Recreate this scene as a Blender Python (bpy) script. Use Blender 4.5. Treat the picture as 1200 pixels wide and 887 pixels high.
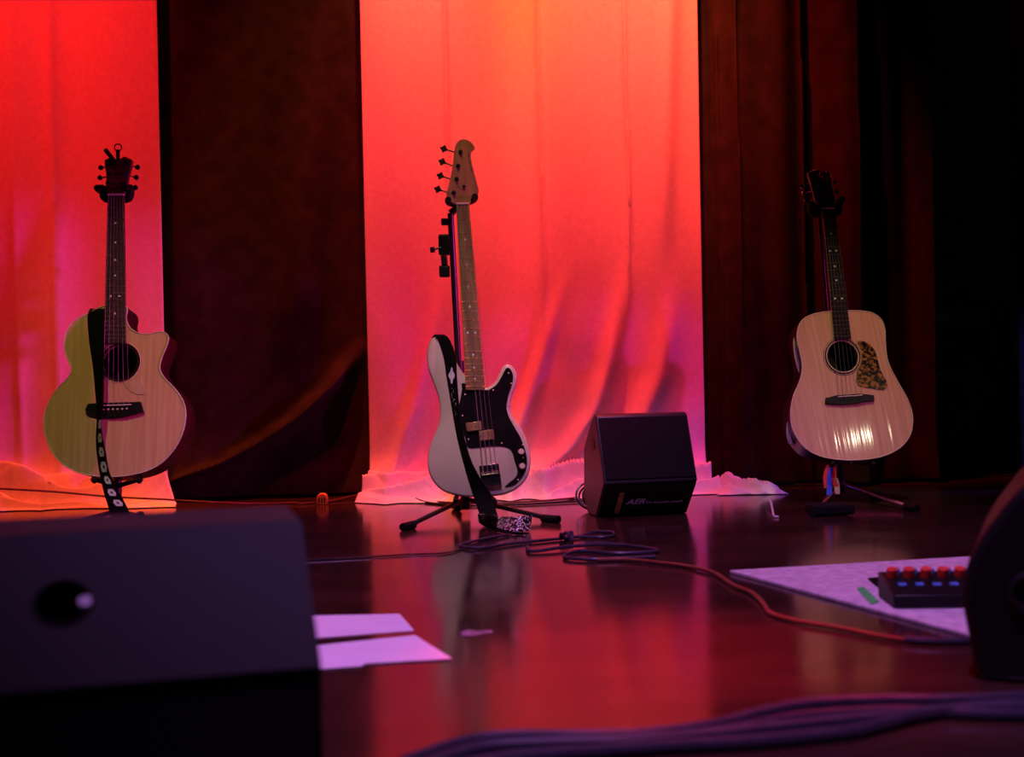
import bpy, bmesh, math, random
from mathutils import Vector, Matrix, noise
random.seed(7)
for o in list(bpy.data.objects): bpy.data.objects.remove(o)
SC = bpy.context.scene
COL = SC.collection
R = math.radians

# ------------------------------------------------------------------ camera
F = 1500.0; CH = 0.515; PITCH = R(0.9); ROLL = R(1.1)
CAM = Vector((0, 0, CH))
_f = Vector((0, math.cos(PITCH), -math.sin(PITCH)))
_r0 = Vector((1, 0, 0)); _u0 = Vector((0, math.sin(PITCH), math.cos(PITCH)))
_up = _u0*math.cos(ROLL) + _r0*math.sin(ROLL)
_rt = _r0*math.cos(ROLL) - _u0*math.sin(ROLL)
cd = bpy.data.cameras.new('camera'); cam = bpy.data.objects.new('camera', cd); COL.objects.link(cam)
cd.sensor_fit = 'HORIZONTAL'; cd.sensor_width = 36; cd.lens = 45; cd.clip_start = 0.05; cd.clip_end = 100
cd.dof.use_dof = True; cd.dof.focus_distance = 4.25; cd.dof.aperture_fstop = 2.8
m = Matrix.Identity(4)
for i in range(3):
    m[i][0] = _rt[i]; m[i][1] = _up[i]; m[i][2] = -_f[i]; m[i][3] = CAM[i]
cam.matrix_world = m
SC.camera = cam
vs = SC.view_settings
vs.view_transform = 'Standard'; vs.look = 'None'; vs.exposure = 0.0; vs.gamma = 1.0; vs.use_curve_mapping = False
W = bpy.data.worlds.new('world'); SC.world = W; W.use_nodes = True
W.node_tree.nodes['Background'].inputs[0].default_value = (0.5, 0.4, 0.6, 1)
W.node_tree.nodes['Background'].inputs[1].default_value = 0.0025

def ray(px, py): return _f + _rt*((px-600)/F) - _up*((py-443.5)/F)
def at(px, py, Y):
    d = ray(px, py); return CAM + d*(Y/d.y)
def gnd(px, py, z=0.0):
    d = ray(px, py); return CAM + d*((z-CH)/d.z)

# ------------------------------------------------------------------ stage lamps
def spot(name, loc, tgt, power, color, angle, blend=0.6, radius=0.06):
    name += '_offscreen'          # stage rig overhead, side booms in the wings, front-of-house
    l = bpy.data.lights.new(name, 'SPOT'); l.energy = power; l.color = color
    l.spot_size = R(angle); l.spot_blend = blend; l.shadow_soft_size = radius
    o = bpy.data.objects.new(name, l); COL.objects.link(o)
    o.location = loc
    o.rotation_euler = (Vector(tgt)-Vector(loc)).to_track_quat('-Z', 'Y').to_euler()
    return o
# orange wash hung close above the middle cloth, raking down it; red wash over the left cloth
for sd_, x, pw in (('left', -.30, 700), ('right', .48, 860)):
    spot('lamp_orange_'+sd_, (x, 3.95, 3.75), (x+.04, 4.86, 2.24), pw, (1, .115, .024), 34, 1.0, .04)
for sd_, x in (('left', -.36), ('right', .50)):
    spot('lamp_crimson_'+sd_, (x, 3.55, 4.1), (x, 4.86, 1.34), 700, (1, .001, .045), 22.5, 1.0, .05)
spot('lamp_red', (-1.9, 3.3, 3.6), (-1.95, 4.8, 1.7), 430, (1, .012, .010), 50, 1.0, .05)
spot('lamp_amber', (-1.55, 4.25, 3.7), (-1.55, 4.48, 0.0), 470, (1, .11, .03), 19, .7, .05)
spot('lamp_ember_drape', (-.80, 4.50, 3.9), (-.92, 4.80, .30), 900, (1, .10, .025), 20, .8, .03)
spot('lamp_ember', (.10, 4.42, 3.7), (.16, 4.64, 0.0), 520, (1, .06, .016), 25, .8, .03)
# magenta side light from a boom in the wings, grazing the guitars
for nm, g, pw, an in (('lamp_magenta_cutaway', (-1.22, 3.9, .60), 950, 13), ('lamp_magenta_bass', (-.14, 4.12, .68), 470, 14), ('lamp_magenta_dreadnought', (1.15, 4.34, .50), 150, 13)):
    spot(nm, (4.6, 2.5, 1.5), g, pw, (1, .03, .62), an, .6, .06)
# violet wash from above the stage front, reaching the foot of the middle cloth
spot('lamp_violet', (0.2, 1.3, 4.3), (0.24, 2.8, 0.0), 640, (.68, .25, 1), 48, .7, .10)
spot('lamp_scarlet', (-.8, 3.5, 4.3), (-.3, 4.86, 1.3), 90, (1, .01, .004), 60, 1.0, .06)
spot('lamp_garnet', (.30, 4.15, 3.9), (.86, 4.9, 1.95), 800, (1, .02, .006), 26, 1.0, .06)
spot('lamp_blue_wing', (3.1, 4.35, .9), (1.35, 4.98, 0.0), 110, (.16, .10, 1), 34, .8, .05)
# warm yellow specials, steep, one for each guitar
for nm, g, pw in (('lamp_yellow_cutaway', (-1.22, 3.9, .62), 105), ('lamp_yellow_bass', (-.15, 4.1, .60), 150), ('lamp_yellow_dreadnought', (1.19, 4.37, .64), 110)):
    spot(nm, (g[0]-.12, g[1]-1.3, 3.35), (g[0], g[1]-.02, g[2]-.18), pw*1.1, (1, .88, .26), 13.5 if g[0] > 1 else (17.5 if g[0] < -1 else 15.5), .8, .05)
spot('lamp_yellow_headstock', (-.28, 2.9, 3.4), (-.155, 4.2, 1.17), 70, (1, .72, .34), 7, .8, .04)
# added lamp reddening the floor in place of the cloth's reflection
spot('added_floor_red', (0.6, 3.4, 4.6), (0.30, 2.15, 0), 2600, (1, .003, .004), 12, 1.0, .1)

# ------------------------------------------------------------------ materials
MATS = {}
def mat(name, col, rough=.5, metal=0, col2=None, scale=30, stretch=(1, 1, 1), bump=0, coat=0, detail=4, spec=.5,
        bscale=None, lo=.35, hi=.65, rvar=0, kind='noise', emit=0):
    if name in MATS: return MATS[name]
    M = bpy.data.materials.new(name); M.use_nodes = True; nt = M.node_tree; N = nt.nodes; L = nt.links
    b = N['Principled BSDF']
    tc = N.new('ShaderNodeTexCoord'); mp = N.new('ShaderNodeMapping'); mp.inputs['Scale'].default_value = stretch
    L.new(tc.outputs['Object'], mp.inputs['Vector'])
    if kind == 'noise':
        t = N.new('ShaderNodeTexNoise'); t.inputs['Scale'].default_value = scale; t.inputs['Detail'].default_value = detail
        out = t.outputs['Fac']
    else:
        t = N.new('ShaderNodeTexVoronoi'); t.inputs['Scale'].default_value = scale
        out = t.outputs['Distance']
    L.new(mp.outputs[0], t.inputs['Vector'])
    if col2 is None: col2 = tuple(c*.82 for c in col)
    rp = N.new('ShaderNodeValToRGB')
    rp.color_ramp.elements[0].position = lo; rp.color_ramp.elements[1].position = hi
    rp.color_ramp.elements[0].color = (*col2, 1); rp.color_ramp.elements[1].color = (*col, 1)
    L.new(out, rp.inputs[0]); L.new(rp.outputs[0], b.inputs['Base Color'])
    b.inputs['Roughness'].default_value = rough; b.inputs['Metallic'].default_value = metal
    b.inputs['Specular IOR Level'].default_value = spec
    b.inputs['Coat Weight'].default_value = coat; b.inputs['Coat Roughness'].default_value = .06
    if emit:
        L.new(rp.outputs[0], b.inputs['Emission Color']); b.inputs['Emission Strength'].default_value = emit
    if rvar:
        t3 = N.new('ShaderNodeTexNoise'); t3.inputs['Scale'].default_value = 3.5; t3.inputs['Detail'].default_value = 6
        L.new(tc.outputs['Object'], t3.inputs['Vector'])
        mr = N.new('ShaderNodeMapRange'); mr.inputs[1].default_value = .3; mr.inputs[2].default_value = .7
        mr.inputs[3].default_value = rough-rvar; mr.inputs[4].default_value = rough+rvar
        L.new(t3.outputs['Fac'], mr.inputs[0]); L.new(mr.outputs[0], b.inputs['Roughness'])
    if bump:
        t2 = N.new('ShaderNodeTexNoise'); t2.inputs['Scale'].default_value = bscale or scale; t2.inputs['Detail'].default_value = 3
        L.new(mp.outputs[0], t2.inputs['Vector'])
        bp = N.new('ShaderNodeBump'); bp.inputs['Strength'].default_value = bump; bp.inputs['Distance'].default_value = .01
        L.new(t2.outputs['Fac'], bp.inputs['Height']); L.new(bp.outputs[0], b.inputs['Normal'])
        if coat: L.new(bp.outputs[0], b.inputs['Coat Normal'])
    MATS[name] = M
    return M

m_floor = mat('stage_floor', (.055, .024, .016), .145, 0, (.030, .014, .010), 2.2, (1, 3, 1), .02, detail=8, bscale=14, rvar=.04, spec=.5)
m_wall = mat('painted_wall', (.185, .240, .110), .6, 0, (.145, .19, .085), 3, bump=.05, bscale=40)
m_cloth = mat('pale_cloth', (.86, .80, .78), .9, 0, (.78, .72, .70), 60, bump=.06, bscale=260, spec=.1)
m_velvet = mat('black_velvet', (.026, .021, .019), .95, 0, (.015, .012, .011), 14, bump=.1, bscale=180, spec=.12)
m_spruceA = mat('honey_spruce', (.72, .46, .25), .34, 0, (.60, .36, .18), 90, (1, 1, .04), .02, .55, bscale=7)
m_spruceB = mat('amber_spruce', (.74, .47, .30), .30, 0, (.62, .37, .22), 110, (1, 1, .03), .10, .7, bscale=20, spec=.25)
m_mahog = mat('dark_mahogany', (.040, .015, .009), .3, 0, (.025, .009, .006), 40, (1, 1, .1), 0, .3)
m_neckw = mat('brown_neck_wood', (.16, .07, .035), .4, 0, (.10, .045, .02), 40, (1, 1, .1))
m_rose = mat('rosewood', (.040, .022, .016), .4, 0, (.022, .012, .009), 80, (1, 1, .08))
m_ebony = mat('ebony', (.012, .010, .010), .35, 0, (.006, .005, .005), 60)
m_headA = mat('mahogany_headplate', (.095, .042, .032), .4, 0, (.06, .026, .02), 50, (1, 1, .1))
m_maple = mat('aged_maple', (.36, .22, .11), .3, 0, (.25, .15, .07), 50, (1, 1, .1), 0, .4)
m_mapleboard = mat('dark_maple_board', (.26, .17, .07), .25, 0, (.17, .10, .04), 60, (1, 1, .06), 0, .4)
m_cream = mat('aged_cream_lacquer', (.52, .44, .32), .3, 0, (.45, .38, .27), 5, bump=.01, coat=.5)
m_blackpg = mat('black_pickguard', (.010, .008, .008), .12, 0, (.006, .005, .005), 12, coat=.3)
m_bind = mat('cream_binding', (.75, .66, .52), .4, 0, (.66, .57, .44), 40)
m_bone = mat('bone', (.75, .68, .58), .4, 0, (.66, .60, .5), 40)
m_pearl = mat('pearl', (.85, .83, .80), .2, 0, (.7, .7, .72), 60)
m_chrome = mat('chrome', (.75, .75, .78), .16, 1, (.65, .65, .68), 40)
m_steel = mat('string_steel', (.70, .66, .60), .3, 1, (.6, .56, .5), 40)
m_bmetal = mat('black_enamel', (.014, .013, .014), .32, .0, (.008, .008, .009), 60, spec=.6)
m_rubber = mat('black_rubber', (.006, .006, .006), .6, 0, (.004, .004, .004), 60, spec=.15)
m_tort = mat('tortoiseshell', (.42, .20, .035), .15, 0, (.014, .008, .006), 75, detail=3, lo=.46, hi=.62, coat=.4)
m_clearpg = mat('clear_film', (.66, .44, .27), .2, 0, (.58, .37, .21), 20, coat=.6)
m_strap = mat('black_webbing', (.005, .0045, .005), .85, 0, (.003, .003, .003), 300, bump=.1, spec=.08)
m_print = mat('white_print', (.74, .72, .73), .8, 0, (.60, .58, .60), 200)
m_leop = mat('spotted_strap_end', (.008, .006, .005), .3, 0, (.95, .82, .60), 150, lo=.34, hi=.46, kind='voronoi')
m_knob = mat('aged_nickel', (.70, .58, .40), .35, .2, (.6, .5, .34), 60)
m_plast = mat('black_plastic', (.008, .0085, .008), .45, 0, (.005, .005, .005), 80, bump=.05, spec=.25)
m_grille = mat('black_grille', (.008, .009, .008), .7, 0, (.003, .004, .003), 420, bump=.4, bscale=420, spec=.15)
m_ampside = mat('amp_lacquer', (.034, .031, .030), .45, 0, (.026, .024, .023), 90, bump=.05)
m_leather = mat('tan_leather', (.52, .25, .07), .5, 0, (.42, .19, .05), 60)
m_ink = mat('white_ink', (.85, .82, .80), .5, 0, (.75, .72, .70), 60)
m_wedge = mat('charcoal_paint', (.011, .0145, .011), .8, 0, (.008, .011, .008), 160, bump=.12, bscale=240)
m_wedged = mat('black_box_paint', (.008, .009, .008), .85, 0, (.006, .006, .006), 160, bump=.1, bscale=240, spec=.15)
m_paper = mat('white_paper', (.86, .84, .86), .8, 0, (.74, .71, .75), 22, (.25, 3.2, 1), lo=.28, hi=.42)
m_mat = mat('pale_carpet', (.66, .60, .62), .95, 0, (.46, .41, .43), 45, bump=.2, bscale=240)
m_rubcable = mat('black_cable', (.020, .020, .024), .28, 0, (.012, .012, .014), 40)
m_greycable = mat('grey_cable', (.045, .042, .062), .4, 0, (.03, .028, .045), 40, spec=.3)
m_scrap = mat('grubby_paper', (.26, .22, .26), .9, 0, (.16, .13, .16), 60)
m_redcable = mat('red_brown_cable', (.16, .04, .03), .35, 0, (.11, .03, .02), 40)
m_tape = mat('white_tape', (.82, .76, .72), .7, 0, (.62, .57, .54), 26, lo=.3, hi=.55)
m_green = mat('green_tape', (.06, .62, .12), .7, 0, (.05, .5, .1), 40)
m_redknob = mat('red_knob', (.85, .06, .02), .4, 0, (.7, .04, .015), 40)
m_bluemark = mat('blue_marking', (.10, .25, .60), .5, 0, (.06, .16, .4), 90)
m_wood = mat('old_timber', (.16, .09, .045), .7, 0, (.10, .05, .025), 30, (1, 1, .15), bump=.1)
m_red = mat('red_webbing', (.70, .04, .03), .8, 0, (.55, .03, .02), 200)
m_blue = mat('blue_webbing', (.05, .10, .75), .8, 0, (.03, .07, .6), 200)
m_tan = mat('tan_webbing', (.55, .40, .26), .8, 0, (.45, .32, .2), 200)
m_pink = mat('pale_ribbon', (.55, .48, .46), .8, 0, (.45, .39, .37), 200)
m_orange = mat('orange_plastic', (.80, .25, .03), .4, 0, (.65, .18, .02), 60)

m_floor.node_tree.nodes['Principled BSDF'].inputs['IOR'].default_value = 1.9
# ------------------------------------------------------------------ mesh helpers
WM = {}
def crom(pts, n=8, closed=False):
    P = [Vector(p) for p in pts]; k = len(P); out = []
    rng = range(k) if closed else range(k-1)
    for i in rng:
        p1, p2 = P[i], P[(i+1) % k]
        p0 = P[(i-1) % k] if (closed or i > 0) else p1*2-p2
        p3 = P[(i+2) % k] if (closed or i+2 < k) else p2*2-p1
        for j in range(n):
            t = j/n
            out.append(.5*((2*p1)+(p2-p0)*t+(2*p0-5*p1+4*p2-p3)*t*t+(3*p1-p0-3*p2+p3)*t**3))
    if not closed: out.append(P[-1].copy())
    return out

class MB:
    def __init__(s): s.v = []; s.f = []
    def add(s, vs, fs):
        b = len(s.v); s.v += [Vector(p) for p in vs]; s.f += [tuple(b+i for i in f) for f in fs]; return s
    def box(s, c, d, rot=None):
        c = Vector(c); vs = []
        for x in (-.5, .5):
            for y in (-.5, .5):
                for z in (-.5, .5):
                    p = Vector((x*d[0], y*d[1], z*d[2]))
                    if rot is not None: p = rot @ p
                    vs.append(c+p)
        return s.add(vs, [(0, 1, 3, 2), (4, 6, 7, 5), (0, 4, 5, 1), (2, 3, 7, 6), (0, 2, 6, 4), (1, 5, 7, 3)])
    def prism(s, o2, y0, y1):
        n = len(o2)
        vs = [(p[0], y0, p[1]) for p in o2]+[(p[0], y1, p[1]) for p in o2]
        fs = [tuple(range(n)), tuple(range(2*n-1, n-1, -1))]+[(i, i+n, (i+1) % n+n, (i+1) % n) for i in range(n)]
        return s.add(vs, fs)
    def tube(s, pts, r, seg=8, closed=False, smooth=0):
        if smooth: pts = crom(pts, smooth, closed)
        P = [Vector(p) for p in pts]; n = len(P); rr = r if isinstance(r, (list, tuple)) else [r]*n
        if len(rr) != n: rr = [rr[min(len(rr)-1, int(i*len(rr)/n))] for i in range(n)]
        nrm = None; vs = []
        for i in range(n):
            if closed: t = P[(i+1) % n]-P[i-1]
            else: t = P[min(i+1, n-1)]-P[max(i-1, 0)]
            if t.length < 1e-9: t = Vector((0, 0, 1))
            t.normalize()
            if nrm is None: nrm = t.orthogonal().normalized()
            else:
                nrm = nrm - t*nrm.dot(t)
                nrm = nrm.normalized() if nrm.length > 1e-6 else t.orthogonal().normalized()
            b = t.cross(nrm)
            for j in range(seg):
                a = 2*math.pi*j/seg; vs.append(P[i]+(nrm*math.cos(a)+b*math.sin(a))*rr[i])
        fs = []
        for i in range(n if closed else n-1):
            k = (i+1) % n
            for j in range(seg):
                fs.append((i*seg+j, i*seg+(j+1) % seg, k*seg+(j+1) % seg, k*seg+j))
        if not closed:
            fs.append(tuple(range(seg-1, -1, -1))); fs.append(tuple((n-1)*seg+j for j in range(seg)))
        return s.add(vs, fs)
    def ribbon(s, pairs, th=.0025, smooth=4):
        A = crom([p[0] for p in pairs], smooth); B = crom([p[1] for p in pairs], smooth); n = len(A); vs = []
        for i in range(n):
            t = A[min(i+1, n-1)]-A[max(i-1, 0)]; w = B[i]-A[i]; k = t.cross(w)
            k = k.normalized()*th if k.length > 1e-9 else Vector((0, th, 0))
            vs += [A[i], B[i], B[i]+k, A[i]+k]
        fs = [(0, 1, 2, 3), tuple(4*(n-1)+j for j in (3, 2, 1, 0))]
        for i in range(n-1):
            for j in range(4): fs.append((4*i+j, 4*i+(j+1) % 4, 4*i+4+(j+1) % 4, 4*i+4+j))
        return s.add(vs, fs)
    def build(s, name, mt, parent=None, ang=35, world=False, bev=0):
        me = bpy.data.meshes.new(name)
        V = s.v
        if world and parent is not None:
            q = parent
            while q.name not in WM: q = q.parent
            I = WM[q.name].inverted(); V = [I @ p for p in V]
        me.from_pydata([tuple(p) for p in V], [], s.f)
        bm = bmesh.new(); bm.from_mesh(me); bmesh.ops.recalc_face_normals(bm, faces=bm.faces); bm.to_mesh(me); bm.free()
        me.materials.append(mt)
        me.shade_smooth(); me.set_sharp_from_angle(angle=R(ang))
        o = bpy.data.objects.new(name, me); COL.objects.link(o)
        if parent is not None: o.parent = parent
        if bev:
            b = o.modifiers.new('bevel', 'BEVEL'); b.width = bev; b.segments = 2; b.limit_method = 'ANGLE'; b.angle_limit = R(40)
        return o

def tag(o, label, cat, group=None, kind=None):
    if label: o['label'] = label
    if cat: o['category'] = cat
    if group: o['group'] = group
    if kind: o['kind'] = kind
    return o
def thing(name, label, cat, M=None, group=None):
    o = bpy.data.objects.new(name, None); COL.objects.link(o); o.empty_display_size = .1
    M = M or Matrix.Identity(4)
    o.matrix_world = M; WM[o.name] = M.copy()
    return tag(o, label, cat, group)
def disc(c, axis, r, h, seg=16):
    c = Vector(c); a = Vector(axis).normalized(); return MB().tube([c, c+a*h], r, seg)

# ------------------------------------------------------------------ the setting
b = MB().box((0, 4.0, -.05), (16, 14, .1)); tag(b.build('floor', m_floor), None, None, kind='structure')
b = MB().box((0, 6.6, 2.5), (16, .1, 5)); tag(b.build('wall_back', m_wall), None, None, kind='structure')

def CY(x): return 4.86+.035*x          # line along which the curtains hang
def cx(px, py=300):
    p = at(px, py, 4.88); return at(px, py, CY(p.x)).x

def curtain(name, label, x0, x1, ztop, disp, mt, nx=150, nz=150, pool=None, yoff=0, zmin=.012, widen=0):
    """cloth hanging from ztop; below, optional pool spreading forward over the floor"""
    b = MB(); vs = []; rows = nz+(72 if pool else 0)
    for j in range(rows+1):
        for i in range(nx+1):
            u = i/nx; x = x0+(x1-x0)*u
            if j <= nz:
                t = j/nz; z = zmin+(ztop-zmin)*(1-t)**1.25
                y = CY(x)+yoff+disp(x, z)
            else:
                s = (j-nz)/72; e, h = pool(x, s)
                x += widen*s*(.7+.5*nz2(s*3, 1.0, 1.0, 5))*u**9-widen*.6*s*(1-u)**9
                y = CY(x)+yoff+disp(x, zmin)-e*s; z = .004+h+(zmin-.004)*(1-s)**1.3*(1-.0*s)
            vs.append((x, y, z))
    fs = []
    for j in range(rows):
        for i in range(nx):
            a = j*(nx+1)+i; fs.append((a, a+1, a+nx+2, a+nx+1))
    b.add(vs, fs)
    me = bpy.data.meshes.new(name); me.from_pydata([tuple(p) for p in b.v], [], b.f)
    me.materials.append(mt); me.shade_smooth()
    o = bpy.data.objects.new(name, me); COL.objects.link(o)
    sm = o.modifiers.new('thickness', 'SOLIDIFY'); sm.thickness = .002; sm.offset = 1
    return tag(o, label, 'curtain')

def nz2(x, z, s=1.0, seed=0.0): return noise.noise(Vector((x*s+seed, z*s, seed*1.7)))
def gz(pts):
    """ridge curve from pixels -> function z -> x"""
    P = sorted([(p.z, p.x) for p in (at(a, c, 4.86) for a, c in pts)])
    def fn(z):
        if z <= P[0][0]:
            (za, xa), (zb, xb) = P[0], P[1]
        elif z >= P[-1][0]:
            (za, xa), (zb, xb) = P[-2], P[-1]
        else:
            for k in range(len(P)-1):
                if P[k][0] <= z <= P[k+1][0]: (za, xa), (zb, xb) = P[k], P[k+1]; break
        return xa+(xb-xa)*(z-za)/(zb-za)
    return fn
def sst(a, c, x):
    t = max(0, min(1, (x-a)/(c-a))); return t*t*(3-2*t)
def ridge(x, z, fn, w, amp):
    d = (x-fn(z))/w
    return -amp*math.exp(-d*d)
def crease(x, z, xc, w, amp):
    d = (x-xc)/w
    return -amp*math.exp(-abs(d))*(1 if d < 0 else .55)

rA = gz([(657, 340), (640, 400), (625, 450), (607, 505), (596, 560)])
rB = gz([(722, 380), (712, 430), (697, 480), (668, 525), (625, 560), (590, 578)])
rC = gz([(500, 420), (486, 480), (470, 530), (452, 572)])
rD = gz([(790, 300), (784, 380), (772, 440), (742, 520), (700, 575)])
c1, c2, c3, c4 = cx(524, 100), cx(636, 250), cx(735, 200), cx(790, 150)
def d_mid(x, z):
    low = 1-sst(.12, .95, z)
    y = .018*math.sin(x*9+1.0+.3*z)+.012*math.sin(x*17+.7*z)+.015*nz2(x, z*.3, 3.1, 2)
    y += crease(x, z, c1+.012*nz2(0, z, 2, 4), .010, .030*sst(.9, 1.5, z))
    y += crease(x, z, c2+.010*nz2(0, z, 2, 5), .010, .030*sst(.5, .9, z))
    y += crease(x, z, c3+.010*nz2(0, z, 2, 6), .009, .026*sst(.6, 1.0, z))
    y += ridge(x, z, lambda q: c4-.05*(1.9-q), .035, .022*sst(.7, 1.3, z))
    y += ridge(x, z, rA, .030, .055*low)+ridge(x, z, rB, .040, .075*low)
    y += ridge(x, z, rC, .035, .04*low)+ridge(x, z, rD, .05, .06*low)
    y += .012*low*nz2(x*3, z*2, 2.5, 9)
    y -= .06*(1-sst(0, .22, z))**2
    return y
def wrinkle(x, s, seed, f=4.0):
    a = nz2(x, s*1.2+.25*math.sin(x*5), f, seed); c = nz2(x, s*3.0, f*1.9, seed+3)
    return (1-abs(a)*2.2)*.6+(1-abs(c)*2)*.4
def folds(x, s, seed, n, slope):
    """sharp-backed folds running roughly along the hem"""
    ph = s*n+slope*x+1.1*nz2(x, s*.6, 1.7, seed)+.35*nz2(x, s, 5.0, seed+5)
    f = ph-math.floor(ph); k = 1-abs(2*f-1)
    return (k**1.4)*(.55+.9*max(0, .5+nz2(x*1.6, math.floor(ph)*1.3, 1.9, seed+8)))
def p_mid(x, s):
    e = .19+.06*nz2(x, 0, 3, 11)+.02*nz2(x, 0, 11, 12)
    h = (wrinkle(x, s, 21, 3.0)*.012+.085*folds(x, s, 21, 2.7, 3.2)-.03)*math.sin(math.pi*min(1, s))**.5
    return e, max(h, -.08*(1-s)**1.3)*(1-s**4)
XL, XM0, XM1 = cx(184.5, 300), cx(428, 300), cx(823.5, 300)
XR = cx(1102, 350)
curtain('curtain', 'pale cloth hanging between two black drapes behind the electric bass',
        XM0, XM1, 4.0, d_mid, m_cloth, 220, 200, p_mid, 0, .09, .06)
cl1, cl2 = cx(62, 150), cx(22, 200)
def d_left(x, z):
    low = 1-sst(.1, .8, z)
    y = .02*math.sin(x*8+2)+.012*math.sin(x*19+z)+.012*nz2(x, z*.3, 3, 31)
    y += crease(x, z, cl1, .03, .035)+crease(x, z, cl2, .03, .022)
    y += .012*low*nz2(x*3, z*2, 2.5, 39)-.06*(1-sst(0, .22, z))**2
    return y
tipx = at(187, 553, 4.6).x
def p_left(x, s):
    k = math.exp(-((x-tipx+.03)/.10)**2)
    e = .20+.05*nz2(x, 0, 3, 41)
    h = (wrinkle(x, s, 47, 2.4)*.016+.105*folds(x, s, 53, 2.3, -2.2)-.035)*math.sin(math.pi*min(1, s))**.5
    h += .11*max(0, 1-abs(x-tipx)/(.035 if x > tipx else .11))*max(0, 1-abs(s-.42)*2.8)
    h += .05*max(0, 1-abs(x-tipx-.08)/.05)*max(0, 1-abs(s-.5)*2.4)
    return e, max(h, -.10*(1-s)**1.3)*(1-s**4)
curtain('curtain', 'pale cloth drape pooling on the floor behind the cutaway guitar', -3.4, XL+.02, 4.0, d_left, m_cloth, 200, 170, p_left, 0, .11, .14)
rS = gz([(420, 400), (392, 450), (350, 490), (300, 522), (262, 542), (205, 562)])
rS2 = gz([(380, 0), (376, 120), (362, 230), (352, 330), (335, 470)])
def d_b1(x, z):
    y = .05+.03*math.sin(x*7+.5)+.02*math.sin(x*13+2+.4*z)+.02*nz2(x, z*.3, 3, 51)
    y += ridge(x, z, rS, .04, .11*(1-sst(.40, .62, z))*sst(XL-.02, XL+.16, x))
    y += ridge(x, z, rS2, .09, .05*sst(.4, .8, z))
    return y-.06*(1-sst(0, .35, z))**2
curtain('curtain', 'black velvet drape between the two pale cloth drapes', XL-.04, XM0+.05, 4.0, d_b1, m_velvet, 300, 300, None, .05)
def d_b2(x, z):
    y = .05+.045*math.sin(x*17+.8)+.025*math.sin(x*31+2+.4*z)+.02*nz2(x, z*.3, 4, 61)
    for q, w in ((848, .02), (868, .018), (950, .02), (1010, .03)):
        y += crease(x, z, cx(q, 200)+.02*(1.2-z)*.3, w*1.4, .05)
    return y-.04*(1-sst(0, .35, z))**2
curtain('curtain', 'black pleated drape behind the tortoiseshell-guard guitar', XM1-.08, XR, 4.0, d_b2, m_velvet, 190, 120, None, .04)
def d_b3(x, z): return .04*math.sin(x*19)+.02*math.sin(x*37+z)
x3 = at(1183, 350, 4.7).x
curtain('curtain', 'black leg drape at the edge of the wings beyond the taped wall', x3, x3+1.1, 4.0, d_b3, m_velvet, 90, 60, None, -.25)

# crumpled end of cloth beside the amp
def crumple(name, label, c, rx, ry, h, seed, peak=None):
    n = 34; vs = []; fs = []
    for j in range(n+1):
        for i in range(n+1):
            u, v = i/n*2-1, j/n*2-1; d = max(abs(u), abs(v)); d2 = math.hypot(u, v)
            k = 1-.22*abs(nz2(u, v, 1.3, seed)); x = c[0]+u*rx*k; y = c[1]+v*ry*k
            fold = (1-abs(nz2(u, v, 1.5, seed+1))*2.4)*.65+(1-abs(nz2(u, v*1.6, 3.0, seed+2))*2)*.35
            z = .004+h*(.25*max(0, fold)+.95*folds(u*.5+v*.2, (v+u*.6+1)*.5, seed+9, 2.3, .8))*max(0, 1-d2**2*.55)*(1-d**6)
            if peak: z += peak[2]*math.exp(-((u-peak[0])/.22)**2-((v-peak[1])/.35)**2)*(1-d**8)
            vs.append((x, y, max(.003, z)))
    for j in range(n):
        for i in range(n):
            a = j*(n+1)+i; fs.append((a, a+1, a+n+2, a+n+1))
    me = bpy.data.meshes.new(name); me.from_pydata(vs, [], fs); me.materials.append(m_cloth); me.shade_smooth(); me.set_sharp_from_angle(angle=R(24))
    o = bpy.data.objects.new(name, me); COL.objects.link(o)
    sm = o.modifiers.new('thickness', 'SOLIDIFY'); sm.thickness = .002
    return tag(o, label, 'cloth')
p = gnd(876, 573)
crumple('crumpled_cloth', 'crumpled pale cloth lying on the floor just beside the small amplifier', (p.x-.02, p.y-.11), .13, .11, .060, 71, (-.62, .1, .045))

# ------------------------------------------------------------------ backstage wall
def wq(px, py): return at(px, py, 6.548)
def tape(pa, pb, w, label, group=None, over=0):
    A, B = wq(*pa)-Vector((0, over, 0)), wq(*pb)-Vector((0, over, 0)); t = (B-A).normalized(); k = Vector((0, 1, 0)).cross(t).normalized()*w/2
    b = MB(); n = 6; vs = []
    for i in range(n+1):
        c = A+(B-A)*i/n; e = .004*nz2(i, pa[0], 1.7, 3)
        vs += [c+k*(1+e*20), c-k*(1-e*20), c-k+Vector((0, -.003, 0)), c+k+Vector((0, -.003, 0))]
    fs = [(0, 1, 2, 3), tuple(4*n+j for j in (3, 2, 1, 0))]
    for i in range(n):
        for j in range(4): fs.append((4*i+j, 4*i+(j+1) % 4, 4*i+4+(j+1) % 4, 4*i+4+j))
    return tag(b.add(vs, fs).build('tape_strip', m_tape), label, 'tape', group)
tape((1096, 371.5), (1148, 372), .050, 'long white tape strip, highest of the horizontals on the backstage wall')
tape((1150, 372), (1159, 372.5), .045, 'short torn white tape end beside the highest horizontal strip')
tape((1163, 384), (1161, 402), .020, 'narrow upright scrap of white tape on the backstage wall')
tape((1098, 440.5), (1142, 440), .044, 'lower horizontal white tape strip ending in a crossed mark')
tape((1135, 420), (1160, 462), .036, 'white tape slanting down through the end of the lower strip', 'arms of the small tape cross')
tape((1146, 441), (1132, 461), .036, 'short white tape stub slanting under the lower strip')
tape((1108, 474), (1152, 507), .040, 'white tape arm of the large cross, sloping down away from the drape', 'arms of the large tape cross')
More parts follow.
